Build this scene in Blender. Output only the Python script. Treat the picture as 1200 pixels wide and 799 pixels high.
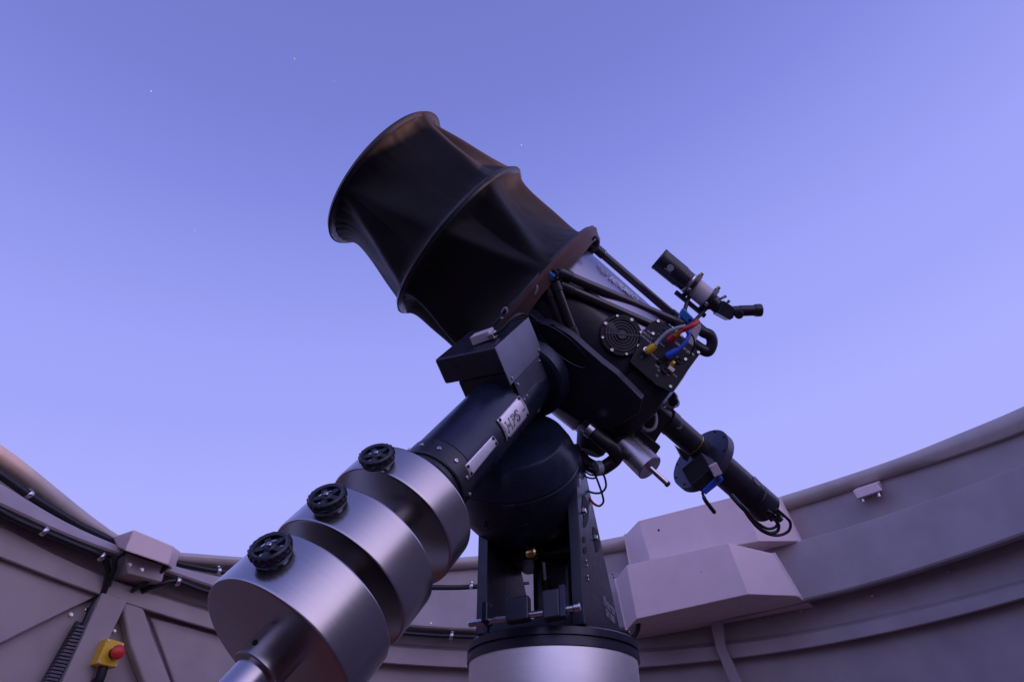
import bpy, bmesh, math, random
from math import pi, sin, cos, radians, atan2, sqrt, exp
from mathutils import Vector, Matrix
random.seed(4)
for o in list(bpy.data.objects): bpy.data.objects.remove(o)
scn = bpy.context.scene; COL = scn.collection

# ------------------------------------------------------------------ camera
PITCH = radians(36.7); FPX = 800.0
RT = Vector((1, 0, 0)); UP = Vector((0, -sin(PITCH), cos(PITCH))); FW = Vector((0, cos(PITCH), sin(PITCH)))
CAM = Vector((0, 0, 1.0))
cd = bpy.data.cameras.new('camera'); cam = bpy.data.objects.new('camera', cd); COL.objects.link(cam)
cam.location = CAM; cam.rotation_euler = (pi/2 + PITCH, 0, 0)
cd.sensor_width = 36; cd.lens = 24; cd.clip_start = 0.02; cd.clip_end = 20000
scn.camera = cam

# ------------------------------------------------------------------ dusk sky
w = bpy.data.worlds.new("World"); scn.world = w; w.use_nodes = True
nt = w.node_tree; nt.nodes.clear()
tc = nt.nodes.new('ShaderNodeTexCoord')
dt = nt.nodes.new('ShaderNodeVectorMath'); dt.operation = 'DOT_PRODUCT'; dt.inputs[1].default_value = (-0.14, 0, 1.0)
nt.links.new(tc.outputs['Generated'], dt.inputs[0])
rp = nt.nodes.new('ShaderNodeValToRGB'); nt.links.new(dt.outputs['Value'], rp.inputs[0])
cr = rp.color_ramp; cr.interpolation = 'EASE'
stops = [(0.0, (.40, .38, .80)), (.20, (.43, .43, .97)), (.42, (.41, .43, 1.0)), (.51, (.36, .385, .96)), (.60, (.335, .365, .935)), (.70, (.262, .302, .82)), (.76, (.222, .258, .75)), (.83, (.187, .220, .66)), (.90, (.170, .200, .60)), (1.0, (.155, .180, .55))]
cr.elements[0].position, cr.elements[0].color = stops[0][0], stops[0][1]+(1,)
cr.elements[1].position, cr.elements[1].color = stops[-1][0], stops[-1][1]+(1,)
for p_, c_ in stops[1:-1]:
    e_ = cr.elements.new(p_); e_.color = c_+(1,)
cr.interpolation = 'LINEAR'
bg = nt.nodes.new('ShaderNodeBackground'); bg.inputs[1].default_value = 1.0
# broad afterglow low in the west, to the right of and behind the viewer
gl_ = nt.nodes.new('ShaderNodeVectorMath'); gl_.operation = 'DOT_PRODUCT'; gl_.inputs[1].default_value = Vector((.76, -.62, .16)).normalized()
nt.links.new(tc.outputs['Generated'], gl_.inputs[0])
mx_ = nt.nodes.new('ShaderNodeMath'); mx_.operation = 'MAXIMUM'; mx_.inputs[1].default_value = 0; nt.links.new(gl_.outputs['Value'], mx_.inputs[0])
pw_ = nt.nodes.new('ShaderNodeMath'); pw_.operation = 'POWER'; pw_.inputs[1].default_value = 4.0; nt.links.new(mx_.outputs[0], pw_.inputs[0])
sc_ = nt.nodes.new('ShaderNodeVectorMath'); sc_.operation = 'SCALE'; sc_.inputs[0].default_value = (.95, .70, .84); nt.links.new(pw_.outputs[0], sc_.inputs['Scale'])
ad_ = nt.nodes.new('ShaderNodeVectorMath'); ad_.operation = 'ADD'; nt.links.new(rp.outputs[0], ad_.inputs[0]); nt.links.new(sc_.outputs[0], ad_.inputs[1])
nt.links.new(ad_.outputs[0], bg.inputs[0])
wo = nt.nodes.new('ShaderNodeOutputWorld'); nt.links.new(bg.outputs[0], wo.inputs[0])

sd = bpy.data.lights.new('afterglow_sun', 'SUN'); sd.energy = 6.0; sd.angle = radians(5); sd.color = (1.0, .50, .38)
so = bpy.data.objects.new('afterglow_sun', sd); COL.objects.link(so)
so.rotation_euler = Vector((.97, .10, .05)).to_track_quat('Z', 'Y').to_euler(); so.location = (0, 0, 30)

scn.view_settings.view_transform = 'Standard'; scn.view_settings.look = 'None'
scn.view_settings.exposure = 0; scn.view_settings.gamma = 1
scn.render.engine = 'CYCLES'

# ------------------------------------------------------------------ helpers
W = {}
def V(x, y, z): return RT*x + UP*y + FW*z                       # a direction given as right, up, forward
def PX(px, py, z): return CAM + V((px-600)/FPX*z, (399.5-py)/FPX*z, z)
def ray(px, py): return V((px-600)/FPX, (399.5-py)/FPX, 1).normalized()

def link(o, parent=None, M=None):
    COL.objects.link(o)
    if parent is not None:
        o.parent = parent
        if M is None: M = W[parent]
        o.matrix_basis = W[parent].inverted() @ M
    else:
        if M is None: M = Matrix.Identity(4)
        o.matrix_basis = M
    W[o] = M.copy(); return o
def tag(o, label=None, cat=None, group=None, kind=None):
    if label: o['label'] = label
    if cat: o['category'] = cat
    if group: o['group'] = group
    if kind: o['kind'] = kind
    return o
def thing(name, loc, label, cat, group=None):
    o = bpy.data.objects.new(name, None); o.empty_display_size = .05
    link(o, None, Matrix.Translation(loc)); return tag(o, label, cat, group)

def frame(axis, hint=None):
    a = Vector(axis).normalized()
    h = Vector(hint) if hint is not None else (Vector((0, 0, 1)) if abs(a.z) < .9 else Vector((1, 0, 0)))
    x = (h - a*h.dot(a)).normalized(); return x, a.cross(x), a

class MB:
    def __init__(s): s.v = []; s.f = []; s.m = []; s.mi = 0
    def add(s, vs, fs):
        n = len(s.v); s.v += [Vector(q) for q in vs]
        for f in fs: s.f.append(tuple(i+n for i in f)); s.m.append(s.mi)
        return s
    def box(s, c, ax, ay, az, hx, hy, hz):
        ax, ay, az = Vector(ax).normalized(), Vector(ay).normalized(), Vector(az).normalized()
        vs = [Vector(c) + ax*hx*i + ay*hy*j + az*hz*k for i in (-1, 1) for j in (-1, 1) for k in (-1, 1)]
        return s.add(vs, [(0, 1, 3, 2), (4, 6, 7, 5), (0, 4, 5, 1), (2, 3, 7, 6), (0, 2, 6, 4), (1, 5, 7, 3)])
    def boxc(s, K, a, b, c):                                     # corner plus three edge vectors
        a, b, c = Vector(a), Vector(b), Vector(c)
        vs = [K + a*i + b*j + c*k for i in (0, 1) for j in (0, 1) for k in (0, 1)]
        return s.add(vs, [(0, 1, 3, 2), (4, 6, 7, 5), (0, 4, 5, 1), (2, 3, 7, 6), (0, 2, 6, 4), (1, 5, 7, 3)])
    def lathe(s, o, axis, prof, seg=48, closed=False, hint=None, cap=True):
        x, y, a = frame(axis, hint); vs = []; fs = []; n = len(prof)
        for t, r in prof:
            for k in range(seg):
                p = 2*pi*k/seg; vs.append(o + a*t + (x*cos(p) + y*sin(p))*r)
        rng = n if closed else n-1
        for i in range(rng):
            j = (i+1) % n
            for k in range(seg):
                l = (k+1) % seg; fs.append((i*seg+k, i*seg+l, j*seg+l, j*seg+k))
        if cap and not closed:
            if prof[0][1] > 1e-5: fs.append(tuple(range(seg-1, -1, -1)))
            if prof[-1][1] > 1e-5: fs.append(tuple((n-1)*seg+k for k in range(seg)))
        return s.add(vs, fs)
    def cyl(s, p0, p1, r0, r1=None, seg=24, ch=0):
        r1 = r0 if r1 is None else r1; d = (p1-p0); L = d.length
        pr = [(0, r0), (L, r1)] if not ch else [(0, r0-ch), (ch, r0), (L-ch, r1), (L, r1-ch)]
        return s.lathe(p0, d, pr, seg)
    def tube(s, pts, r, seg=10, smooth=6, caps=True):
        pts = [Vector(p) for p in pts]
        if smooth > 1 and len(pts) > 2:
            q = [pts[0]*2-pts[1]] + pts + [pts[-1]*2-pts[-2]]; out = []
            for i in range(1, len(q)-2):
                a, b, c, d = q[i-1], q[i], q[i+1], q[i+2]
                for k in range(smooth):
                    t = k/smooth
                    out.append(.5*((2*b) + (c-a)*t + (2*a-5*b+4*c-d)*t*t + (3*b-a-3*c+d)*t**3))
            out.append(pts[-1]); pts = out
        n = len(pts); T = [(pts[min(i+1, n-1)]-pts[max(i-1, 0)]).normalized() for i in range(n)]
        x, y, _ = frame(T[0]); vs = []; fs = []
        for i in range(n):
            x = (x - T[i]*x.dot(T[i])).normalized(); y = T[i].cross(x)
            rr = r(i/(n-1)) if callable(r) else r
            for k in range(seg):
                p = 2*pi*k/seg; vs.append(pts[i] + (x*cos(p)+y*sin(p))*rr)
        for i in range(n-1):
            for k in range(seg):
                l = (k+1) % seg; fs.append((i*seg+k, i*seg+l, (i+1)*seg+l, (i+1)*seg+k))
        if caps: fs.append(tuple(range(seg-1, -1, -1))); fs.append(tuple((n-1)*seg+k for k in range(seg)))
        return s.add(vs, fs)
    def prism(s, A, B):
        n = len(A); fs = [tuple(range(n)), tuple(range(2*n-1, n-1, -1))]
        for i in range(n): j = (i+1) % n; fs.append((i, i+n, j+n, j))
        return s.add(list(A)+list(B), fs)
    def grid(s, rows, closed=False):
        n = len(rows); m = len(rows[0]); vs = [p for r in rows for p in r]; fs = []
        for i in range(n-1):
            for k in range(m if closed else m-1):
                l = (k+1) % m; fs.append((i*m+k, i*m+l, (i+1)*m+l, (i+1)*m+k))
        return s.add(vs, fs)
    def mesh(s, name, mats, M=None, smooth=32):
        me = bpy.data.meshes.new(name); Mi = M.inverted() if M is not None else Matrix.Identity(4)
        me.from_pydata([Mi @ v for v in s.v], [], s.f)
        mats = mats if isinstance(mats, (list, tuple)) else [mats]
        for m_ in mats: me.materials.append(m_)
        for p, mi in zip(me.polygons, s.m): p.material_index = mi
        bm = bmesh.new(); bm.from_mesh(me); bmesh.ops.recalc_face_normals(bm, faces=bm.faces); bm.to_mesh(me); bm.free()
        me.shade_smooth(); me.set_sharp_from_angle(angle=radians(smooth)); return me
    def build(s, name, mats, parent=None, bevel=0, smooth=32, seg=2, org=None):
        M = W[parent] if parent is not None else Matrix.Translation(org if org is not None else s.v[0])
        o = bpy.data.objects.new(name, s.mesh(name, mats, M, smooth)); link(o, parent, M)
        if not bevel:
            wn = o.modifiers.new('normals', 'WEIGHTED_NORMAL'); wn.keep_sharp = True; wn.weight = 100
        if bevel:
            b = o.modifiers.new('bevel', 'BEVEL'); b.width = bevel; b.segments = seg; b.limit_method = 'ANGLE'; b.angle_limit = radians(35); b.harden_normals = True
        return o

def orient(pos, n, hint=None):
    x, y, a = frame(n, hint); return Matrix(((x.x, y.x, a.x, pos.x), (x.y, y.y, a.y, pos.y), (x.z, y.z, a.z, pos.z), (0, 0, 0, 1)))
_sc = {}
def screw(pos, n, r, parent, mat, name='screw', hexa=False):
    key = (round(r, 5), mat.name, hexa)
    if key not in _sc:
        m = MB()
        if hexa: m.lathe(Vector((0, 0, 0)), (0, 0, 1), [(0, r*1.25), (r*.15, r*1.25), (r*.16, r), (r*.85, r), (r, r*.85)], 6)
        else: m.lathe(Vector((0, 0, 0)), (0, 0, 1), [(0, r), (r*.5, r), (r*.7, r*.8), (r*.7, r*.45), (r*.35, r*.4), (r*.35, 0.0001)], 12)
        _sc[key] = m.mesh(name, mat)
    o = bpy.data.objects.new(name, _sc[key]); return link(o, parent, orient(pos, n))

def axcyl(px, py, Q, axis, R, far=False):
    """where the line of sight meets a cylinder (closest approach when it misses)"""
    a = Vector(axis).normalized(); d = ray(px, py); w0 = CAM - Q
    dp = d - a*d.dot(a); wp = w0 - a*w0.dot(a)
    A = dp.dot(dp); B = 2*dp.dot(wp); C = wp.dot(wp) - R*R; D = B*B - 4*A*C
    t = -B/(2*A) if D < 0 else (-B + (sqrt(D) if far else -sqrt(D)))/(2*A)
    p = CAM + d*t; h = (p-Q).dot(a); rad = (p - Q - a*h).normalized()
    return Q + a*h + rad*R, h, rad
def plane_hit(px, py, P0, n):
    d = ray(px, py); return CAM + d*((P0-CAM).dot(n)/d.dot(n))

def text_obj(s, size, mapfn, mat, parent, name='lettering', bold=0.0, shear=0.0, center=True, outline=False, res=3, space=1.0):
    cu = bpy.data.curves.new('t', 'FONT'); cu.body = s; cu.size = size; cu.offset = bold; cu.shear = shear; cu.resolution_u = res
    cu.align_x = 'CENTER' if center else 'LEFT'; cu.align_y = 'CENTER'; cu.space_character = space
    if outline: cu.fill_mode = 'NONE'; cu.bevel_depth = size*.022; cu.bevel_resolution = 0
    to = bpy.data.objects.new('t', cu); COL.objects.link(to)
    dg = bpy.context.evaluated_depsgraph_get(); me = bpy.data.meshes.new_from_object(to.evaluated_get(dg))
    bpy.data.objects.remove(to); Mi = W[parent].inverted()
    for v in me.vertices: v.co = Mi @ mapfn(v.co.x, v.co.y)
    me.materials.clear(); me.materials.append(mat)
    o = bpy.data.objects.new(name, me); return link(o, parent)

# ------------------------------------------------------------------ materials
def mat(name, base, rough=.5, metal=0.0, spec=.5, noise=0.0, nscale=30, bump=0.0, bscale=200, rvar=0.0, coat=0.0, sheen=0.0, grime=None, emit=None):
    m = bpy.data.materials.new(name); m.use_nodes = True; t = m.node_tree; b = t.nodes['Principled BSDF']
    b.inputs['Base Color'].default_value = (*base, 1); b.inputs['Roughness'].default_value = rough
    b.inputs['Metallic'].default_value = metal; b.inputs['Specular IOR Level'].default_value = spec
    b.inputs['Coat Weight'].default_value = coat
    if sheen: b.inputs['Sheen Weight'].default_value = sheen; b.inputs['Sheen Roughness'].default_value = .5
    if emit: b.inputs['Emission Color'].default_value = (*emit[0], 1); b.inputs['Emission Strength'].default_value = emit[1]
    g = t.nodes.new('ShaderNodeNewGeometry')
    def nz(sc, det=4, vec=None):
        n = t.nodes.new('ShaderNodeTexNoise'); n.inputs['Scale'].default_value = sc; n.inputs['Detail'].default_value = det
        t.links.new(vec if vec is not None else g.outputs['Position'], n.inputs['Vector']); return n
    if noise or grime:
        n = nz(nscale, 6)
        mx = t.nodes.new('ShaderNodeMix'); mx.data_type = 'RGBA'
        lo = tuple(c*(1-noise) for c in base) if not grime else grime
        mx.inputs[6].default_value = (*lo, 1); mx.inputs[7].default_value = (*[min(1, c*(1+noise)) for c in base], 1)
        r_ = t.nodes.new('ShaderNodeMapRange'); r_.inputs[1].default_value = .3; r_.inputs[2].default_value = .62
        t.links.new(n.outputs['Fac'], r_.inputs[0]); t.links.new(r_.outputs[0], mx.inputs[0]); t.links.new(mx.outputs[2], b.inputs['Base Color'])
    if rvar:
        n = nz(nscale*2.3, 5); r_ = t.nodes.new('ShaderNodeMapRange'); r_.inputs[1].default_value = .3; r_.inputs[2].default_value = .7
        r_.inputs[3].default_value = max(.03, rough-rvar); r_.inputs[4].default_value = min(1, rough+rvar)
        t.links.new(n.outputs['Fac'], r_.inputs[0]); t.links.new(r_.outputs[0], b.inputs['Roughness'])
    if bump:
        n = nz(bscale, 3); bp = t.nodes.new('ShaderNodeBump'); bp.inputs['Strength'].default_value = bump; bp.inputs['Distance'].default_value = .0006
        t.links.new(n.outputs['Fac'], bp.inputs['Height']); t.links.new(bp.outputs[0], b.inputs['Normal'])
    return m
def brushed(name, base, rough, axis, org, aniso=.75):
    """turned metal: fine rings about the axis through org, so highlights stretch across them"""
    m = bpy.data.materials.new(name); m.use_nodes = True; t = m.node_tree; b = t.nodes['Principled BSDF']
    ax = tuple(Vector(axis).normalized()); N = t.nodes.new; L = t.links.new
    b.inputs['Metallic'].default_value = 1; b.inputs['Anisotropic'].default_value = aniso
    g = N('ShaderNodeNewGeometry')
    sub = N('ShaderNodeVectorMath'); sub.operation = 'SUBTRACT'; L(g.outputs['Position'], sub.inputs[0]); sub.inputs[1].default_value = tuple(org)
    cr_ = N('ShaderNodeVectorMath'); cr_.operation = 'CROSS_PRODUCT'; L(sub.outputs[0], cr_.inputs[0]); cr_.inputs[1].default_value = ax
    nm = N('ShaderNodeVectorMath'); nm.operation = 'NORMALIZE'; L(cr_.outputs[0], nm.inputs[0]); L(nm.outputs[0], b.inputs['Tangent'])
    d = N('ShaderNodeVectorMath'); d.operation = 'DOT_PRODUCT'; d.inputs[1].default_value = ax; L(sub.outputs[0], d.inputs[0])
    ln = N('ShaderNodeVectorMath'); ln.operation = 'LENGTH'; L(cr_.outputs[0], ln.inputs[0])
    sm_ = N('ShaderNodeMath'); sm_.operation = 'ADD'; L(d.outputs['Value'], sm_.inputs[0]); L(ln.outputs['Value'], sm_.inputs[1])
    n = N('ShaderNodeTexNoise'); n.noise_dimensions = '1D'; n.inputs['Scale'].default_value = 160; n.inputs['Detail'].default_value = 4; L(sm_.outputs[0], n.inputs['W'])
    n2 = N('ShaderNodeTexNoise'); n2.inputs['Scale'].default_value = 14; n2.inputs['Detail'].default_value = 7; L(g.outputs['Position'], n2.inputs['Vector'])
    ad = N('ShaderNodeMath'); ad.operation = 'MULTIPLY_ADD'; L(n.outputs['Fac'], ad.inputs[0]); ad.inputs[1].default_value = .5; L(n2.outputs['Fac'], ad.inputs[2])
    r_ = N('ShaderNodeMapRange'); r_.inputs[1].default_value = .45; r_.inputs[2].default_value = 1.05; r_.inputs[3].default_value = rough*.92; r_.inputs[4].default_value = rough*1.1
    L(ad.outputs[0], r_.inputs[0]); L(r_.outputs[0], b.inputs['Roughness'])
    mx = N('ShaderNodeMix'); mx.data_type = 'RGBA'; mx.inputs[6].default_value = (*[c*.95 for c in base], 1); mx.inputs[7].default_value = (*[min(1, c*1.03) for c in base], 1)
    L(n.outputs['Fac'], mx.inputs[0]); L(mx.outputs[2], b.inputs['Base Color'])
    return m

# axes, all found from how the photo foreshortens the parts
D = V(-.449, -.421, -.788).normalized()          # declination axis, towards the weights
P = V(-.146, .905, -.400); P = (P - D*P.dot(D)).normalized()   # polar axis, upwards
O = V(-.759, .645, .088); O = (O - D*O.dot(D)).normalized()    # where the telescope looks
G = O.cross(D).normalized()
Q3 = P.cross(D).normalized()
A0 = CAM + V(-.019, -.141, 1.5)                  # crossing of the axes

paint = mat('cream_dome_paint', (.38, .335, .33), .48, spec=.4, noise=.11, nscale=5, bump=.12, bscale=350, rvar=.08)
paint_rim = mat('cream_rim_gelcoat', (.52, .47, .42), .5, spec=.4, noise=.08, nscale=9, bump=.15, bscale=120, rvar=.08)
boxpaint = mat('white_enclosure_paint', (.82, .66, .64), .42, spec=.4, noise=.03, nscale=12, bump=.08, bscale=500)
black = mat('black_anodised', (.018, .020, .028), .34, spec=.55, noise=.3, nscale=25, bump=.1, bscale=700, rvar=.06)
navy = mat('blue_black_anodised', (.019, .026, .052), .30, metal=.4, spec=.6, noise=.15, nscale=18, bump=.06, bscale=900, rvar=.06)
plate_m = mat('satin_black_plate', (.030, .032, .050), .33, metal=.3, spec=.6, noise=.15, nscale=20, bump=.06, bscale=900, rvar=.06)
plastic = mat('matt_black_plastic', (.012, .012, .015), .55, spec=.35, noise=.2, nscale=40, bump=.15, bscale=800)
rubber = mat('black_cable_rubber', (.010, .011, .014), .42, spec=.5, noise=.2, nscale=60)
fabric = mat('black_stretch_fabric', (.0070, .0065, .0090), .62, spec=.14, noise=.18, nscale=14, bump=.35, bscale=900, sheen=.15, rvar=.06)
carbon = mat('dark_carbon_tube', (.020, .015, .017), .28, spec=.6, noise=.3, nscale=200, coat=.3)
steel_d = brushed('turned_stainless_steel', (.50, .48, .475), .22, D, A0, .75)
steel_z = brushed('pier_brushed_steel', (.86, .86, .87), .36, (0, 0, 1), (.088, 1.585, 0), .94)
steel = mat('bright_steel', (.62, .60, .60), .25, metal=1, rvar=.05, nscale=50)
brass = mat('brass', (.75, .50, .14), .25, metal=1)
alu = mat('brushed_aluminium_label', (.86, .84, .86), .38, metal=.6, noise=.05, nscale=90, bump=.1, bscale=900)
satin = mat('satin_grey_cover', (.22, .23, .30), .36, metal=.7, noise=.06, nscale=30)
satin2 = mat('dark_satin_cover', (.10, .11, .15), .38, metal=.6, noise=.06, nscale=30)
ink = mat('black_print', (.02, .02, .03), .5)
white_ink = mat('white_print', (.62, .60, .62), .5)
grey_ink = mat('grey_print', (.34, .34, .40), .5)
silver_paint = mat('grey_white_lacquer', (.62, .58, .60), .35, spec=.5, noise=.04, nscale=40)
blue_al = mat('blue_anodised', (.03, .20, .55), .3, metal=.3, spec=.6)
blue_pl = mat('blue_plastic', (.03, .10, .60), .35)
red_pl = mat('red_plastic', (.65, .03, .03), .35)
yellow_pl = mat('yellow_plastic', (.80, .52, .02), .4, noise=.06, nscale=60)
orange_pl = mat('orange_plastic', (.85, .30, .02), .4)
grey_cable = mat('grey_cable', (.30, .32, .38), .4)
gold_ring = mat('gold_ring', (.75, .55, .12), .3, metal=.9)
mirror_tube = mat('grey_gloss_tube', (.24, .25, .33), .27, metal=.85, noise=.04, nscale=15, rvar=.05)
green_led = mat('green_led', (.1, .9, .2), .4, emit=((.1, 1, .25), 1.5))
floor_m = mat('reddened_bounce_floor', (.30, .11, .07), .5, noise=.25, nscale=5, bump=.2, bscale=60)  # unseen floor, reddened to bounce warm light onto the ledge undersides
earth = mat('dry_grass_ground', (.10, .09, .06), .9, noise=.35, nscale=.8, bump=.4, bscale=12)

# ------------------------------------------------------------------ setting
star_m = mat('starlight', (1, 1, 1), .5, emit=((.80, .84, 1), .9)); m = MB()
for x_, y_, r_ in [(177,107,1.5),(345,69,1.6),(611,170,1.5),(228,270,1.0),(392,95,1.0)]:
    c_ = CAM + ray(x_, y_)*3000; m.lathe(c_ - Vector((0,0,r_)), (0,0,1), [(0,.001),(r_*.4,r_*.8),(r_,r_),(r_*1.6,r_*.8),(r_*2,.001)], 8)
tag(m.build('stars', star_m, org=CAM), kind='structure')
PC = Vector((.088, 1.585, 0)); RW = 2.25          # pier and dome centre, inner radius of the wall
m = MB(); N = 72
m.add([Vector((3000*cos(2*pi*k/N), 3000*sin(2*pi*k/N), -.06)) for k in range(N)], [tuple(range(N))])
tag(m.build('ground', earth, org=Vector((0, 0, -.06))), kind='structure')
m = MB(); m.lathe(PC + Vector((0, 0, -.05)), (0, 0, 1), [(0, RW+.10), (.05, RW+.10)], 96)
tag(m.build('floor', floor_m, org=PC), kind='structure')

def wall_pt(px, py, R): return axcyl(px, py, PC, (0, 0, 1), R, far=True)[0]
NPHI = 720
def curve(pts, R):
    """height of a rail over the bearing round the dome, from points where it is seen"""
    L = []
    for px, py in pts:
        p = wall_pt(px, py, R); L.append((atan2(p.y-PC.y, p.x-PC.x), p.z))
    L = sorted(((a % (2*pi)), z) for a, z in L)
    L = [(L[-1][0]-2*pi, L[-1][1])] + L + [(L[0][0]+2*pi, L[0][1])]
    out = []; j = 0
    for k in range(NPHI):
        a = 2*pi*k/NPHI
        while j < len(L)-2 and L[j+1][0] < a: j += 1
        a0, z0 = L[j]; a1, z1 = L[j+1]; u = 0 if a1 == a0 else min(1, max(0, (a-a0)/(a1-a0))); out.append(z0+(z1-z0)*u)
    for _ in range(3):
        out = [sum(out[(k+q) % NPHI] for q in range(-4, 5))/9 for k in range(NPHI)]
    return out
C0 = [(0,519),(37,549),(75,580),(131,625),(162,645),(205,646),(278,652),(400,657),(547,652),(640,643),(710,632),(736,626),(822,608),(913,582),(970,564),(1060,534),(1120,509),(1200,476)]
C1 = [(0,541),(37,571),(86,612),(129,636),(162,656),(205,659),(278,663),(400,669),(547,664),(640,655),(736,641),(822,621),(919,595),(1030,559),(1120,531),(1200,503)]
C2 = [(0,563),(37,588),(90,618),(138,638),(204,663),(254,675),(330,685),(400,689),(540,691),(640,682),(736,668),(830,653),(937,633),(1024,607),(1120,574),(1200,543)]
C3 = [(0,590),(49,614),(94,634),(135,647),(204,672),(254,689),(330,710),(420,727),(500,735),(555,738),(640,738),(750,735),(866,721),(905,711),(1027,682),(1120,653),(1200,625)]
C3b= [(0,600),(49,624),(94,644),(135,657),(204,682),(254,699),(330,720),(420,738),(500,746),(555,749),(640,750),(750,746),(866,731),(905,723),(1027,694),(1120,666),(1200,638)]
C4 = [(0,614),(60,648),(124,677),(160,690),(248,717),(330,738),(430,755),(540,762),(640,765),(749,764),(831,757),(940,743),(1070,716),(1200,683)]
C5 = [(0,650),(56,673),(110,693),(148,705),(249,736),(330,757),(430,774),(540,781),(640,783),(749,781),(858,770),(940,759),(1070,733),(1200,699)]
def off(C, dz): return [z+dz for z in C]
z0 = curve(C0, RW-.01); z1 = curve(C1, RW-.03)
z2 = curve(C2, RW-.10); z3 = curve(C3, RW-.13); z3b = curve(C3b, RW-.05)
z4 = curve(C4, RW-.05); z5 = curve(C5, RW-.06)
for k_ in range(NPHI):                                           # unseen wall behind the viewer, lowered so the steel reflects sky
    a_ = 2*pi*k_/NPHI; b_ = min(1, max(0, -sin(a_) - .45)/.35); h_ = .85*b_*b_*(3-2*b_)
    for z_ in (z0, z1, z2, z3, z3b, z4, z5): z_[k_] -= h_
def loft(rows, k0=0, k1=NPHI, step=3):
    full = (k1-k0) >= NPHI
    ks = list(range(k0, k1, step)) + ([] if full else [k1])
    mb = MB(); g = []
    for R, zc in rows:
        g.append([PC + Vector((R*cos(2*pi*k/NPHI), R*sin(2*pi*k/NPHI), zc[k % NPHI])) for k in ks])
    return mb.grid(g, closed=full)
dome = thing('observatory_dome', PC, 'cream painted open dome wall with curved rim, ledges and struts around the telescope', 'dome')
lo = [0.0]*NPHI
# profile of the rim: a rolled edge
def mixc(a, b, u): return [x+(y-x)*u for x, y in zip(a, b)]
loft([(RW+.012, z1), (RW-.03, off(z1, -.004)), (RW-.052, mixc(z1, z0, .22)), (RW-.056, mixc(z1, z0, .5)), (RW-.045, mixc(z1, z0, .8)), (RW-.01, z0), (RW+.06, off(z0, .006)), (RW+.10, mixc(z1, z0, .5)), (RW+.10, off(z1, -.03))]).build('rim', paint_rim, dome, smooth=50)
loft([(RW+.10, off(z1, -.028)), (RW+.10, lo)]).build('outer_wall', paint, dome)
cuts = [30, 118, 205, 262, 330, 430, 540, 640, 750]
for a, b in zip(cuts[:-1], cuts[1:]):
    j = .0012*(cuts.index(a) % 2)
    loft([(RW+j, off(z1, .02)), (RW+j, off(z2, -.03))], a, b, 3).build('upper_panel', paint, dome)
    loft([(RW+.004, off(z2, .006)), (RW-.075+j, off(z2, .004)), (RW-.093+j, off(z2, .001)), (RW-.10+j, off(z2, -.008)), (RW-.132+j, off(z3, .008)), (RW-.126+j, z3), (RW-.10+j, off(z3, -.004)), (RW+.004, off(z3, .03))], a, b, 3).build('ledge', paint, dome)
    loft([(RW-.001+j, off(z3, .05)), (RW-.001+j, off(z4, -.03))], a, b, 3).build('recess_panel', paint, dome)
    loft([(RW+.004, off(z4, .03)), (RW-.052+j, off(z4, .003)), (RW-.060+j, off(z4, -.004)), (RW-.062+j, z5), (RW-.056+j, off(z5, -.004)), (RW+.004, off(z5, .01))], a, b, 3).build('lower_rail', paint, dome)
    loft([(RW+.002+j, off(z5, .05)), (RW+.002+j, lo)], a, b, 3).build('lower_panel', paint, dome)

def inward(p): v = Vector((PC.x-p.x, PC.y-p.y, 0)); return v.normalized()
def slab(pts, R, th, name, mt, parent, bevel=.003, n=1):
    """plate standing off the wall, its outline seen at the given points"""
    A = [wall_pt(x, y, R) for x, y in pts]; B = [p - inward(p)*th for p in A]
    return MB().prism(A, B).build(name, mt, parent, bevel)
# struts and folded plates under the left ledge
slab([(-70,600),(0,640),(56,668),(112,690),(116,697),(42,733),(0,754),(-70,790)], RW-.03, .028, 'gusset', paint, dome, .006)
slab([(120,694),(150,703),(126,752),(103,806),(60,830),(74,796),(97,746)], RW-.075, .05, 'strut', paint, dome, .004)
slab([(141,700),(168,708),(180,745),(206,810),(175,818),(152,755)], RW-.055, .055, 'strut', paint, dome, .012)
slab([(176,722),(252,742),(300,752),(330,830),(214,830),(192,765)], RW-.02, .02, 'wall_plate', paint, dome, .008)
slab([(831,722),(846,722),(850,757),(873,806),(858,806),(839,760)], RW-.10, .02, 'strut', paint, dome, .003)
# bolts along the underside
for x, y in [(1111,669),(1022,697),(939,716),(900,723),(865,726),(793,735),(767,742),(506,741),(521,742),(102,714),(134,739),(83,720)]:
    p = wall_pt(x, y, RW-.012 if y < 700 or x > 300 else RW); screw(p, inward(p), .0075, dome, steel, 'bolt', True)
for x, y in [(100,642),(505,730)]:
    p = wall_pt(x, y, RW-.13 if x > 300 else RW-.01); screw(p, inward(p), .005, dome, steel, 'bolt', True)
for k in range(14):
    a = radians(200 + k*12); i = int(a/(2*pi)*NPHI) % NPHI
    p = PC + Vector(((RW-.001)*cos(a), (RW-.001)*sin(a), z3[i]-.03)); screw(p, inward(p), .0075, dome, steel, 'bolt', True)

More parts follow.
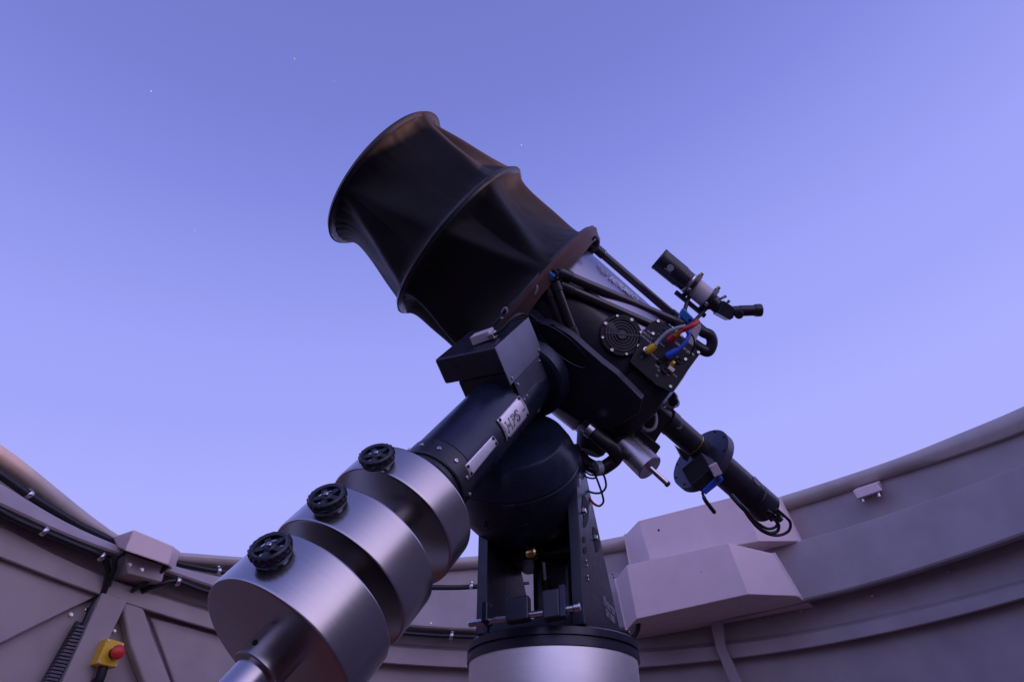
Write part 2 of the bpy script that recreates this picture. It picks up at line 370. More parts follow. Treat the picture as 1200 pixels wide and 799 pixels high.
# enclosures on the wall
def enclosure(front, back, Rf, Rb, screws, label, led=None, gland=None, cover=None, name='electrical_enclosure', group='white enclosures on the dome wall'):
    A = [wall_pt(x, y, Rf) for x, y in front]; B = [wall_pt(x, y, Rb) for x, y in back]
    base = sum(B, Vector())/len(B); t = thing(name, base, label, 'enclosure', group)
    Bw = [p - inward(p)*(RW-Rb+.004) for p in B]
    MB().prism(A, B).build('cover', boxpaint, t, .004)
    MB().prism([b + (base-b)*.02 for b in B], Bw).build('back_plate', boxpaint, t, .002)
    MB().prism([base + (b-base)*1.025 for b in B], [base + (b-base)*1.025 - inward(b)*.006 for b in B]).build('flange', boxpaint, t, .001)
    n = (A[1]-A[0]).cross(A[3]-A[0]).normalized()
    if n.dot(CAM-A[0]) < 0: n = -n
    for x, y in screws:
        p = plane_hit(x, y, A[0], n); screw(p, n, .006, t, plastic)
    if led:
        p = plane_hit(led[0], led[1], A[0], n); MB().cyl(p, p+n*.003, .0045, seg=12).build('indicator_light', green_led, t)
    return t, n, A
e1, n1, _ = enclosure([(748,610),(866,580),(890,634),(762,656)], [(733,626),(912,583),(936,634),(742,676)], RW-.26, RW-.10, [(772,621)], 'upper white sloped enclosure on the wall, behind the camera of the telescope', led=(831,634))
e2, n2, _ = enclosure([(734,662),(853,635.5),(877,696),(746,725)], [(722,678),(906,648),(936,698),(735,737)], RW-.40, RW-.22, [(822,671),(848,690)], 'lower white sloped enclosure on the ledge, nearest the black mount plate')
MB().tube([wall_pt(748,728,RW-.3), wall_pt(747,738,RW-.27), wall_pt(742,746,RW-.2), wall_pt(735,748,RW-.12)], .012, 10).build('gland_cable', rubber, e2)
e3 = thing('hinge_box', wall_pt(165, 655, RW), 'cream hinge cover box on top of the left wall where the two rims meet', 'box')
A = [wall_pt(x, y, RW-.24) for x, y in [(157,620),(204,640),(197,662),(146,645)]]
B = [wall_pt(x, y, RW-.04) for x, y in [(131,629),(212,646),(205,668),(136,640)]]
MB().prism(A, B).build('cover', boxpaint, e3, .006)
A2 = [wall_pt(x, y, RW-.16) for x, y in [(146,646),(195,663),(190,682),(150,672)]]
MB().prism(A2, [p - inward(p)*.16 for p in A2]).build('bracket', paint, e3, .006)
for x, y in [(152,661),(166,667)]:
    p = wall_pt(x, y, RW-.162); screw(p, inward(p), .008, e3, steel, 'bolt', True)
# small sensor unit high on the right wall
s1 = thing('wall_sensor', wall_pt(1017, 575, RW), 'small white box fixed under the rim on the right wall', 'sensor')
A = [wall_pt(x, y, RW-.10) for x, y in [(999,575),(1027,565.5),(1034,574),(1005,584)]]
B = [wall_pt(x, y, RW) for x, y in [(1004,571),(1032,562),(1035,575),(1006,585)]]
MB().prism(A, B).build('housing', boxpaint, s1, .004)
for x, y in [(1011,583),(1029,577)]:
    p = wall_pt(x, y, RW-.08); MB().cyl(p, p+Vector((0, 0, -.02)), .007, seg=10).build('cable_gland', steel, s1)

# emergency stop
ex = [wall_pt(x, y, RW-.13) for x, y in [(126,747),(146.5,753),(137,782),(113,777)]]
es = thing('emergency_stop', ex[2], 'yellow emergency stop box with red mushroom button beside the left strut', 'switch')
nn = (ex[1]-ex[0]).cross(ex[3]-ex[0]).normalized(); nn = nn if nn.dot(CAM-ex[0]) > 0 else -nn
MB().prism(ex, [p - inward(p)*.10 for p in ex]).build('housing', yellow_pl, es, .004)
for u in ex:
    c = sum(ex, Vector())/4; p = u + (c-u)*.17; screw(plane_hit(*[0, 0], p, nn) if False else p + nn*.0005, nn, .0042, es, steel)
pb = plane_hit(133.5, 765, ex[0], nn)
MB().lathe(pb, nn, [(0, .021), (.006, .021), (.008, .016), (.020, .014)], 28).build('collar', plastic, es)
MB().lathe(pb+nn*.018, nn, [(0, .012), (.004, .024), (.012, .027), (.020, .0255), (.026, .019), (.029, .010), (.030, .0001)], 32).build('button', red_pl, es)
q = sum(ex[2:], Vector())/2 - nn*.025
MB().tube([q+Vector((0,0,.01)), q+Vector((0,0,-.05)), wall_pt(112,800,RW-.09), wall_pt(106,830,RW-.07)], .018, 12).build('cable_gland', plastic, es)

# cables and clips along the left wall
def cable(pts, label, r, group='black cables clipped along the dome wall', name='wall_cable', mt=None):
    P_ = [wall_pt(x, y, R) for x, y, R in pts]; m = MB(); m.tube(P_, r, 12, 8)
    o = m.build(name, mt or rubber, org=P_[0]); return tag(o, label, 'cable', group)
RA_ = RW-.045; RB = RW-.045
cable([(-120,470,RA_),(-40,528,RA_),(0,556,RA_),(34,580,RA_),(75,605,RA_),(98,618,RA_),(127,632,RA_),(140,643,RA_)], 'upper black cable in the gap below the left rim', .016)
cb = cable([(-90,543,RW-.12),(0,599,RW-.12),(49,622,RW-.12),(90,639,RW-.12),(114,649,RW-.12),(125,660,RW-.11),(126,674,RW-.09),(122,692,RB-.02),(114,702,RB),(105,718,RB),(97,736,RB)], 'lower left black cable bending down into the cable chain', .012)
cable([(146,646,RW-.17),(136,654,RW-.15),(134,666,RW-.12),(129,678,RW-.09),(126,690,RW-.03)], 'short black cable dropping from the hinge box on its left', .011)
cable([(197,661,RW-.17),(186,672,RW-.15),(174,680,RW-.12),(160,688,RW-.09),(150,698,RW-.02),(140,712,RW-.02)], 'short black cable leaving the hinge box on its right', .010)
cable([(160,698,RW-.02),(172,690,RB-.03),(188,684,RW-.11),(208,681,RW-.12),(246,694,RW-.12),(330,716,RW-.12),(420,735,RW-.12),(492,743,RW-.12),(555,746,RW-.12),(620,747,RW-.12),(700,746,RW-.12)], 'long black cable under the ledge running behind the counterweights', .011)
cable([(200,658,RA_),(228,664,RA_),(256,669,RA_),(330,679,RA_),(430,686,RA_),(525,688,RA_),(556,687,RA_),(620,684,RA_)], 'black cable above the ledge running right from the hinge box', .013)
clips = [(34,579,RA_,'steel clip on the upper cable of the left wall'),(51,622,RW-.12,'steel clip on the lower left cable, nearest the picture edge'),(119,652,RW-.12,'steel clip where the lower left cable bends down'),(208,681,RW-.12,'steel clip on the cable right of the hinge box bolts'),(256,669,RA_,'steel clip on the cable above the ledge beside the counterweight'),(529,745,RW-.12,'steel clip on the cable between counterweights and pier'),(552,687,RA_,'steel clip on the cable left of the black mount plate')]
for x, y, R, lb in clips:
    p = wall_pt(x, y, R); a = wall_pt(x+6, y+(5 if x < 140 else 1.5), R) - p; n = inward(p); up = n.cross(a).normalized()
    up = up if up.z > 0 else -up
    c = thing('cable_clip', p - n*.02, lb, 'clip', 'steel cable clips on the dome wall')
    r = .017; m = MB(); x_, y_, a_ = n, up, a.normalized(); prof = []
    ring = [(cos(t)*r, sin(t)*r) for t in [radians(q) for q in range(-110, 111, 20)]] + [(-.028, r*.95), (-.028, r*.95+.02)]
    rows = [[p + x_*u + y_*v + a_*s_*.009 for u, v in ring] for s_ in (-1, 1)]
    m.grid(rows); o = m.build('strap', steel, c); sm = o.modifiers.new('thick', 'SOLIDIFY'); sm.thickness = .0025
    screw(p - x_*.0 + y_*(r+.012) - x_*.02, n, .006, c, steel, 'bolt', True)
# cable chain
chain_m = mat('grey_chain_plastic', (.10, .10, .12), .45, noise=.1)
ch = thing('cable_chain', wall_pt(78, 760, RW-.03), 'black segmented cable chain running down beside the left strut', 'cable chain')
n_ch = 20
for k in range(n_ch):
    u = k/(n_ch-1); cx = 96 + (52-96)*u; cy = 734 + (812-734)*u; hw = 5.2+2.2*u
    a, b = wall_pt(cx-hw, cy-hw*.18, RW-.055), wall_pt(cx+hw, cy+hw*.18, RW-.055); n = inward(a)
    up = n.cross(b-a).normalized(); MB().box((a+b)/2 - n*.012, b-a, up, n, (b-a).length/2, .0048, .016).build('chain_link', chain_m, ch, .002)
a, b = wall_pt(97, 731, RW-.03), wall_pt(50, 815, RW-.03); n = inward(a); ax = (b-a)
MB().box((a+b)/2, ax, n.cross(ax), n, ax.length/2, .03, .008).build('side_band', rubber, ch)

# ------------------------------------------------------------------ pier
HF = 1.0 + .3175; RF = .1835
pier = thing('telescope_pier', PC, 'round brushed steel pier with a black clamp ring carrying the telescope mount', 'pier')
MB().lathe(PC, (0, 0, 1), [(0, .26), (.02, .26), (.021, RF-.004), (HF, RF-.004)], 96).build('steel_tube', steel_z, pier)
for k in range(8):
    a = 2*pi*k/8; screw(PC+Vector((.225*cos(a), .225*sin(a), .02)), (0, 0, 1), .012, pier, steel, 'bolt', True)
ZB = PC + Vector((0, 0, HF))
MB().lathe(ZB, (0, 0, 1), [(0, RF-.01), (0, RF+.001), (.014, RF+.001), (.0155, RF-.004), (.0185, RF-.004), (.020, RF+.001), (.034, RF+.001), (.037, RF-.003), (.037, 0.02)], 96).build('clamp_ring', plate_m, pier)

# ------------------------------------------------------------------ mount
mount = thing('telescope_mount', ZB + Vector((0, 0, .037)), 'dark blue black equatorial mount with fork base, barrel housing and nameplates', 'mount')
HP = Vector((-.36, -.933, 0)); SD = Vector((.933, -.36, 0)); ZT = HF+.0375
def fork_plate(side):
    th = .024; c = PC + SD*side*(.105)
    f = c + HP*.150; bk = c - HP*.20
    H = .415; hw_top = .045
    f = Vector((f.x, f.y, ZT)); bk = Vector((bk.x, bk.y, ZT))
    top = c + HP*.105; top = Vector((top.x, top.y, ZT+H-.055)); pts = [bk, f]
    u = HP; zz = Vector((0, 0, 1)); r = .055
    pts.append(Vector((f.x, f.y, top.z)) )
    for k in range(13):
        a = radians(0 + 175*k/12); pts.append(top + u*cos(a)*.045 + zz*sin(a)*r)
    A = [q + SD*th/2 for q in pts]; B = [q - SD*th/2 for q in pts]
    return MB().prism(A, B).build('side_plate', plate_m, mount, .0025), c + SD*side*th/2
fork_plate(-1)
rp_, cR = fork_plate(1)
# slots, holes and bolts on the outer face of the right plate
nR = SD; cR = cR + SD*.0012
def rp(px, py): return plane_hit(px, py, cR, nR)
def darkpatch(pts, name='slot', k=10):
    A = [rp(x, y) for x, y in pts]; return MB().prism(A, [p - SD*.004 for p in A]).build(name, plastic, mount)
def crescent(cx, cy, w_, h_, tilt=0):
    L = []
    for i in range(13):
        t = -pi/2 + pi*i/12; L.append((cx + cos(t)*w_, cy + sin(t)*h_))
    for i in range(13):
        t = pi/2 - pi*i/12; L.append((cx - cos(t)*w_*.35*(1 if sin(t) < 0 else .2), cy + sin(t)*h_))
    return [(x + (y-cy)*tilt, y) for x, y in L]
darkpatch(crescent(684.5, 599, 5.5, 19, .02)); darkpatch(crescent(697.5, 632, 5, 15, .12))
def ell(cx, cy, a, b, n=14): return [(cx+cos(2*pi*i/n)*a, cy+sin(2*pi*i/n)*b) for i in range(n)]
darkpatch(ell(685, 632, 1.7, 4)); darkpatch(ell(686, 644.5, 1.8, 4.2))
for x, y in [(683.5,598.5),(697.5,630),(686.5,657),(687.5,663),(688.2,675),(689,679)]:
    screw(rp(x, y), nR, .0065 if y < 640 else .0035, mount, steel, 'bolt', y < 640)
for x, y in [(717.5,672),(719,676),(737,741)]: screw(rp(x, y), nR, .004, mount, steel, 'bolt')
# faint print on the plate
o0, oX, oY = rp(712, 707), (rp(722, 717)-rp(702, 693)).normalized(), Vector((0, 0, 1))
oX = (-HP).normalized()
text_obj('10micron', .030, lambda x, y: rp(713, 709) + oX*x + oY*y + nR*.0006, grey_ink, mount, shear=.4, bold=.0006)
text_obj('GM 3000', .022, lambda x, y: rp(715, 722) + oX*x + oY*y + nR*.0006, grey_ink, mount, bold=.0008)
# inner parts of the fork
def mp(s, h, z): q = PC + SD*s + HP*h; return Vector((q.x, q.y, ZT+z))
m = MB(); m.box(mp(0, 0, .012), SD, HP, (0, 0, 1), .093, .14, .012); m.build('base_plate', plate_m, mount, .003)
# rear web with a notch
pts = [mp(-.092, -.10, .01), mp(.092, -.10, .01), mp(.092, -.10, .235), mp(.062, -.10, .24), mp(.058, -.10, .19), mp(-.056, -.10, .18), mp(-.060, -.10, .135), mp(-.092, -.10, .13)]
MB().prism([mp(-.092,-.13,.0), mp(.092,-.13,.0), mp(.092,-.13,.085), mp(-.092,-.13,.085)], [mp(-.092,-.15,.0), mp(.092,-.15,.0), mp(.092,-.15,.085), mp(-.092,-.15,.085)]).build('rear_web', black, mount, .003)
MB().box(mp(.0, -.06, .10), SD, HP, (0, 0, 1), .052, .05, .095).build('worm_housing', black, mount, .02)
MB().box(mp(.0, -.02, .245), SD, HP, (0, 0, 1), .092, .06, .060).build('cross_member', black, mount, .01)
MB().cyl(mp(-.004, .02, .135), mp(-.002, .035, .175), .0085, seg=16, ch=.002).build('adjuster_screw', steel, mount)
MB().cyl(mp(-.004, .008, .105), mp(-.004, .02, .135), .011, seg=16).build('adjuster_nut', plastic, mount)
MB().lathe(PX(618, 649.5, 1.46), (PX(629, 647.5, 1.455)-PX(618, 649.5, 1.46)), [(0, .006), (.0, .010), (.004, .0125), (.018, .0125), (.021, .009), (.021, .005)], 24).build('brass_bushing', brass, mount)
# azimuth adjuster: long bar with lugs at the front
b0, b1 = PX(549, 731, 1.335), PX(679, 711, 1.30)
MB().cyl(b0, b1, .0062, seg=20, ch=.002).build('azimuth_bar', steel, mount)
MB().cyl(b1 - (b1-b0).normalized()*.012, b1 + (b1-b0).normalized()*.002, .0085, seg=20, ch=.002).build('bar_end', steel, mount)
bx = (b1-b0).normalized(); bz = Vector((0, 0, 1)); by = bz.cross(bx)
def lug(px, w_, top, zz, mt, dep=.03, name='lug'):
    p = b0 + (b1-b0)*((px-549)/130); A = Vector((p.x, p.y, ZT-.004)); h = top
    return MB().box(Vector((p.x, p.y, ZT-.004 + h/2)), bx, by, bz, w_/2, dep, h/2).build(name, mt, mount, .004)
lug(608.5, .046, .046, 0, plate_m, .014); lug(648, .034, .054, 0, plate_m, .016); lug(571, .014, .040, 0, navy, .020); 
p = b0 + (b1-b0)*.86; MB().box(Vector((p.x, p.y, ZT+.028)), bx, by, bz, .006, .012, .03).build('lug', navy, mount, .002)
screw(PX(592, 746, 1.37), -V(0, 0, 1), .007, mount, steel, 'bolt', True)
# polar axis barrel
def ax(o, t): return o + P*t
pts = [(-.34, .055), (-.325, .085), (-.295, .122), (-.265, .138), (-.235, .145), (-.160, .1465), (-.157, .1445), (-.154, .1445), (-.151, .146), (-.120, .136), (-.094, .122), (-.090, .119), (-.088, .112), (-.0875, .05)]
MB().lathe(A0 + V(.004, 0, 0), P, pts, 96).build('barrel_housing', navy, mount, smooth=20)
for k in range(10):
    a = 2*pi*k/10+.2; x, y, _ = frame(P); rr = x*cos(a)+y*sin(a); screw(A0 + P*-.215 + rr*.1445, rr, .005, mount, plastic, 'screw')
# declination axis: tube, end flange, head
MB().lathe(A0, D, [(-.12, .066), (-.06, .068), (-.055, .0695), (.250, .0705), (.252, .068), (.252, .03)], 96).build('declination_housing', navy, mount, smooth=25)
MB().lathe(A0, D, [(.2525, .05), (.2525, .0715), (.2545, .0725), (.296, .0735), (.299, .072), (.299, .03)], 96).build('declination_end_ring', black, mount, smooth=25)
MB().lathe(A0, D, [(.2995, .050), (.2995, .0685), (.310, .0685), (.312, .066), (.312, .03)], 64).build('end_flange', black, mount)
x, y, _ = frame(D, UP)
for k in range(12):
    a = 2*pi*k/12+.13; rr = x*cos(a)+y*sin(a); screw(A0 + D*.276 + rr*.0728, rr, .0042, mount, steel, 'screw')
MB().lathe(A0, -D, [(.07, .060), (.105, .062), (.107, .088), (.112, .096), (.145, .098), (.150, .094), (.152, .086), (.157, .084), (.157, .03)], 80).build('declination_head', navy, mount, smooth=25)
# nameplates bent round the tube
def curved_plate(corners, R, name, mt, parent, th=.0012, n=10):
    c = [axcyl(x_, y_, A0, D, R) for x_, y_ in corners]; bx_, by_, _ = frame(D, UP)
    ta = [(q[1], atan2(q[2].dot(by_), q[2].dot(bx_))) for q in c]
    def f(u, v, dr=0):
        t = (1-u)*(1-v)*ta[0][0] + u*(1-v)*ta[1][0] + u*v*ta[2][0] + (1-u)*v*ta[3][0]
        a = (1-u)*(1-v)*ta[0][1] + u*(1-v)*ta[1][1] + u*v*ta[2][1] + (1-u)*v*ta[3][1]
        return A0 + D*t + (bx_*cos(a)+by_*sin(a))*(R+dr)
    rows = [[f(i/n, j/n) for i in range(n+1)] for j in range(n+1)]
    o = MB().grid(rows).build(name, mt, parent); s_ = o.modifiers.new('thick', 'SOLIDIFY'); s_.thickness = .0018; s_.offset = 0
    return o, f
np1, f1 = curved_plate([(582,492.5),(608,463.5),(619.5,485.5),(594,517)], .0725, 'nameplate', alu, mount)
W_ = (f1(1, .5)-f1(0, .5)).length; H_ = (f1(.5, 1)-f1(.5, 0)).length
text_obj('HPS', .033, lambda x_, y_: f1(.38+x_/W_, .56-y_/H_, .0014), ink, np1, outline=True, shear=.05, space=1.05)
text_obj('GM', .0065, lambda x_, y_: f1(.86+x_/W_, .60-y_/H_, .0014), ink, np1, bold=.0001)
for u, v in [(.07, .08), (.93, .08), (.93, .92), (.07, .92)]:
    p = f1(u, v, .001); screw(p, (f1(u, v, .1)-p), .0034, np1, plastic)
np2, f2 = curved_plate([(544.6,545.5),(577.5,510),(583.5,519.5),(551,559.5)], .0722, 'nameplate', alu, mount)
for u, v in [(.05, .22), (.05, .78), (.95, .22), (.95, .78)]:
    p = f2(u, v, .001); screw(p, (f2(u, v, .1)-p), .0030, np2, plastic)
# control box on the declination head
K = PX(579, 407, 1.40); e1_ = -D; psi = radians(15)
e3_ = (-P*cos(psi) + Q3*sin(psi)).normalized(); e2_ = (-Q3*cos(psi) - P*sin(psi)).normalized()
def E(a, b, c): return K + e1_*a + e2_*b + e3_*c
MB().boxc(K, e1_*.155, e2_*.165, e3_*.062).build('control_box', plate_m, mount, .006)
MB().boxc(E(-.003, -.001, .0), e1_*.160, e2_*-.003, e3_*.088).build('control_box_side_cover', satin, mount, .001)
MB().boxc(E(.012, -.0, .0895), e1_*.125, e2_*-.004, e3_*.052).build('lower_side_cover', satin2, mount, .001)
MB().boxc(E(.006, .004, .062), e1_*.135, e2_*.130, e3_*.075).build('gear_box', black, mount, .006)
MB().boxc(E(.02, .02, .137), e1_*.10, e2_*.10, e3_*.06).build('gear_box_base', black, mount, .006)
for a, c in [(.01, .078), (.145, .078), (.02, .098), (.13, .098), (.02, .135), (.035, .135)]:
    screw(E(a, -.0045, c), -e2_, .0032, mount, steel)
cn = E(.052, .055, -.004)
MB().box(cn - e3_*.008, e1_*.4-e2_, e1_, e3_, .022, .012, .010).build('connector', silver_paint, mount, .002)
MB().box(cn - e3_*.006 - e2_*.025, e2_, e1_, e3_, .007, .010, .007).build('connector_collar', steel, mount, .002)
MB().tube([cn - e2_*.03 - e3_*.006, cn - e2_*.05 - e3_*.012 + e1_*.01, cn - e2_*.065 - e3_*.022 + e1_*.03, cn - e2_*.07 - e3_*.02 + e1_*.06, cn - e2_*.06 + e1_*.10], .004, 8).build('connector_cable', rubber, mount)

# ------------------------------------------------------------------ counterweights
RWT = .1268
def weight(t0, t1, RWT, knob, label):
    base = A0 + D*(t0+t1)/2
    t = thing('counterweight', base, label, 'counterweight', 'steel counterweights on the shaft')
    MB().lathe(A0, D, [(t0, .030), (t0, RWT-.005), (t0+.0015, RWT-.0015), (t0+.005, RWT), (t1-.005, RWT), (t1-.0015, RWT-.0015), (t1, RWT-.005), (t1, .030)], 160, closed=True).build('disc', steel_d, t, smooth=40)
    p, h, rad = axcyl(knob[0], knob[1], A0, D, RWT+.014)
    base_ = p - rad*.014; x, y, _ = frame(rad, D)
    # lower boss, stem, wheel with spokes and a base ring
    MB().lathe(base_ - rad*.002, rad, [(0, .008), (.016, .008), (.016, .0065), (.020, .0065)], 20).build('stem', steel, t)
    kn = MB(); kn.lathe(base_ + rad*.003, rad, [(.0, .0215), (.0, .0265), (.003, .0275), (.004, .0265), (.004, .0215)], 40, closed=True)
    kn.build('base_ring', black, t)
    kw = MB(); kw.lathe(base_ + rad*.013, rad, [(.0, .0215), (-.002, .025), (0, .0285), (.004, .0292), (.008, .0285), (.010, .026), (.008, .0215)], 48, closed=True)
    kw.lathe(base_ + rad*.013, rad, [(-.001, .0001), (-.001, .0095), (.007, .0095), (.009, .007), (.009, .0001)], 24)
    for k in range(5):
        a = 2*pi*k/5 + .35; r_ = x*cos(a)+y*sin(a); q_ = rad.cross(r_); kw.box(base_ + rad*.0165 + r_*.0155, r_, q_, rad, .0085, .0042, .0028)
    for k in range(20):
        a = 2*pi*k/20; r_ = x*cos(a)+y*sin(a); kw.box(base_ + rad*.017 + r_*.0288, r_, rad.cross(r_), rad, .0012, .002, .0035)
    kw.build('handwheel', black, t)
    screw(base_ + rad*.022, rad, .004, t, steel)
weight(.358, .427, .1240, (442, 535), 'upper steel counterweight, farthest up the shaft against the blue black tube')
weight(.481, .565, .1262, (384, 584), 'middle steel counterweight between the other two')
weight(.599, .695, .1282, (317.5, 643.5), 'lowest steel counterweight, nearest the camera and biggest in view')
shaft = thing('counterweight_shaft', A0 + D*.30, 'polished steel shaft carrying the three counterweights', 'shaft')
MB().lathe(A0, D, [(.25, .0285), (.30, .0285), (.97, .0285), (.975, .025)], 64).build('bar', steel_d, shaft)
MB().lathe(A0, D, [(.695, .030), (.695, .0375), (.730, .0375), (.732, .036), (.732, .0285)], 64).build('stop_collar', steel_d, shaft)
screw(A0 + D*.714 + frame(D, UP)[0]*.0372, frame(D, UP)[0], .004, shaft, plastic)
MB().lathe(A0, D, [(.313, .03), (.313, .05), (.335, .05), (.335, .03)], 48, closed=True).build('flange', black, shaft)

# ------------------------------------------------------------------ optical tube
OC = A0 - D*.38
def oc(u, r, phi): return OC + O*u + (G*cos(phi) + D*sin(phi))*r
scope = thing('telescope', OC, 'truss telescope in a black fabric light shroud pointing up to the left', 'telescope')
U = [.649, .381, .130]; RR = [.218, .248, .253]
NS, NA = 56, 540
nr = 8
def phi_at(px, py, R):
    r_ = axcyl(px, py, OC, O, R)[2]; return atan2(r_.dot(D), r_.dot(G))
phA = phi_at(409, 232, .215)
def rods(sec, s):
    L = []
    for k in range(4):
        c = phA + radians(90*k + (0 if sec == 0 else 45)); a = radians(22.5)*(s if sec == 0 else 1-s); L += [c-a, c+a]
    return L
#print('apex angles', math.degrees(phA), math.degrees(phi_at(513, 143, .215)), math.degrees(phi_at(645, 312, .25)))
def sec_r(sec, s, phi):
    Ra, Rb = RR[sec], RR[sec+1]
    base = Ra + (Rb-Ra)*s
    amp = .058 if sec == 0 else .072
    f = (1-exp(-s/.08))*(1-exp(-(1-s)/.05)) if sec == 0 else (1-exp(-s/.07))*(1-exp(-(1-s)/.12))
    f = f*(1 - (.35*s if sec == 0 else 0))
    # distance to nearest tensioned line
    best = 9
    for r_ in rods(sec, s):
        d = abs((phi - r_ + pi) % (2*pi) - pi); best = min(best, d)
    ridge = exp(-(sqrt(best*best+.0090)-.095)/.15)
    pull = (1 - .66*ridge)
    k = 1 - .10*(1-cos(min(best, .5)*2*pi))/2
    e_ = exp(-min(s, 1-s)/.10)*min(1, min(s, 1-s)/.02)
    w_ = .0011*e_*(sin(phi*29 + 2*sin(phi*3)) + .6*sin(phi*47 + s*6)) + .0012*sin(phi*7 + s*11)*sin(s*pi)
    return base - amp*f*pull*1.0 + w_
rows = []
rows.append([oc(U[0]-.004, RR[0]-.012, 2*pi*k/NA) for k in range(NA)])
rows.append([oc(U[0]+.004, RR[0]-.006, 2*pi*k/NA) for k in range(NA)])
for sec in (0, 1):
    for i in range(NS+1):
        if sec == 1 and i == 0: continue
        s = i/NS; s = s*s*(3-2*s)*.6 + s*.4
        u = U[sec] + (U[sec+1]-U[sec])*s
        rows.append([oc(u, sec_r(sec, s, 2*pi*k/NA), 2*pi*k/NA) for k in range(NA)])
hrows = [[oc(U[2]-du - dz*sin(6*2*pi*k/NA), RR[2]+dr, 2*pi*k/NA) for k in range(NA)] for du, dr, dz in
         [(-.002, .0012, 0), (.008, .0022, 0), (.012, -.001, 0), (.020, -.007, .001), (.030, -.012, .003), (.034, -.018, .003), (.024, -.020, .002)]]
hem_m = mat('hem_warm_light_tint', (.10, .055, .050), .7, spec=.2, noise=.15, nscale=25, bump=.3, bscale=700, sheen=.3)  # brown base carries the warm light on the shroud's rear hem
sh = MB().grid(rows, closed=True).build('light_shroud', fabric, scope, smooth=80)
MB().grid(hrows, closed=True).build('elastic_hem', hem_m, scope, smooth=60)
for u, r in [(U[0], RR[0]-.003), (U[1], RR[1]-.003), (U[2], RR[2]-.004)]:
    m = MB(); m.lathe(OC, O, [(u-.008, r-.025), (u-.008, r-.003), (u+.0, r), (u+.008, r-.003), (u+.008, r-.025)], 96, closed=True); m.build('support_ring', black, scope)
MB().lathe(OC, O, [(U[0]+.004, RR[0]-.020), (U[0]-.02, RR[0]-.070), (U[1], RR[1]-.075), (U[2], RR[2]-.080)], 72, cap=False).build('inner_lining', plastic, scope)
# truss tubes behind the shroud
def tub(p0, p1, r, name='truss_tube', mt=None, end=True):
    o = MB().cyl(p0, p1, r, seg=20).build(name, mt or carbon, scope)
    if end:
        d = (p1-p0).normalized(); MB().cyl(p0-d*.002, p0+d*.035, r*1.18, seg=16, ch=.002).build('tube_end', black, o); MB().cyl(p1-d*.035, p1+d*.002, r*1.18, seg=16, ch=.002).build('tube_end', black, o)
    return o
zr = 1.80
tub(PX(697, 290, 1.90), PX(797, 376, 1.84), .0118)
sp = lambda x_, y_, R_=.225: axcyl(x_, y_, OC, O, R_)[0]
tub(sp(655, 319, .232), sp(801, 381, .205), .0118)
tub(sp(656, 334, .214), sp(788, 392, .192), .0115)
tub(sp(648, 325, .232), sp(676, 400, .205), .0108)
tub(sp(639, 332, .224), sp(666, 402, .200), .0095)
m = MB(); a_, b_ = sp(607, 352, .212), sp(654, 389, .205); ax_ = (b_-a_).normalized(); nx, ny, _ = frame(ax_, Q3)
m.box((a_+b_)/2, ax_, ny, nx, (b_-a_).length/2, .018, .004); m.build('dovetail_bar', navy, scope, .002)
# hardware along the hem
for px, py, z in [(693, 283, .235), (650, 321, .24), (622, 338, .24), (645, 322, .24), (573, 388, .24), (588, 366, .24)]:
    p = sp(px, py, z); m = MB(); m.tube([p, p+V(.008, .010, -.01), p+V(.014, .002, -.012), p+V(.010, -.012, -.008), p+V(-.002, -.014, -.004)], .0028, 8); m.build('bungee_hook', grey_cable if px in (622, 588) else rubber, scope)
MB().box(sp(645.5, 322, .245), O, G, D, .012, .007, .006).build('blue_clamp', blue_al, scope, .003)
p = PX(692, 281, 1.86); MB().box(p, O, G, D, .010, .012, .008).build('ring_clamp', black, scope, .003)
MB().tube([sp(x_, y_, .236) for x_, y_ in [(549,407),(573,388),(600,357),(622,340),(645,325),(656,318)]], .006, 8).build('hem_cord', rubber, scope)
# baffle tube seen between the truss tubes
RB1 = .196
def fr_patch(p0, p1, u0, u1, r0, r1, name, mt, th=.003):
    n = 24; rows = [[oc(u0+(u1-u0)*i/n, r0+(r1-r0)*i/n, p0+(p1-p0)*j/n) for j in range(n+1)] for i in range(n+1)]
    o = MB().grid(rows).build(name, mt, scope, smooth=60); s_ = o.modifiers.new('thick', 'SOLIDIFY'); s_.thickness = th; return o
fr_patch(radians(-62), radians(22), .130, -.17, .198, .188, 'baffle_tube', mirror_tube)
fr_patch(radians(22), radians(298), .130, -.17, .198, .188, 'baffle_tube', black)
# signature along the upper edge of the tube
c0, u0, r0 = axcyl(699, 309.5, OC, O, .200); c1, u1, r1 = axcyl(751, 353, OC, O, .194)
pa = atan2(r0.dot(D), r0.dot(G)); pbb = atan2(r1.dot(D), r1.dot(G))
def sig(x_, y_):
    u = u0 + (u1-u0)*(x_/.155); ph = pa + (pbb-pa)*(x_/.155) + .0 - y_/.20
    return oc(u, .198 + (.188-.198)*((.130-u)/.30) + .0040, ph)
text_obj('INSTRUMENTS', .0150, lambda x_, y_: sig(x_+.050, y_*2.3-.006), white_ink, scope, center=False, bold=.0004)
m = MB(); L = []
for k in range(30): t = k/29; L.append(sig(.002+.050*t, .006*sin(t*9)+.004-.006*t) + O*0)
m.tube(L, .0011, 5, 1)
L = [sig(.024+.016*sin(t*.35), .010*cos(t*.42)-.002) for t in range(16)]
m.tube(L, .0010, 5, 1); m.build('lettering', white_ink, scope)
# primary mirror cell
MB().lathe(OC, O, [(-.285, .06), (-.285, .140), (-.275, .172), (-.24, .183), (.00, .186), (.01, .182), (.01, .15)], 96).build('mirror_cell', black, scope, smooth=25)
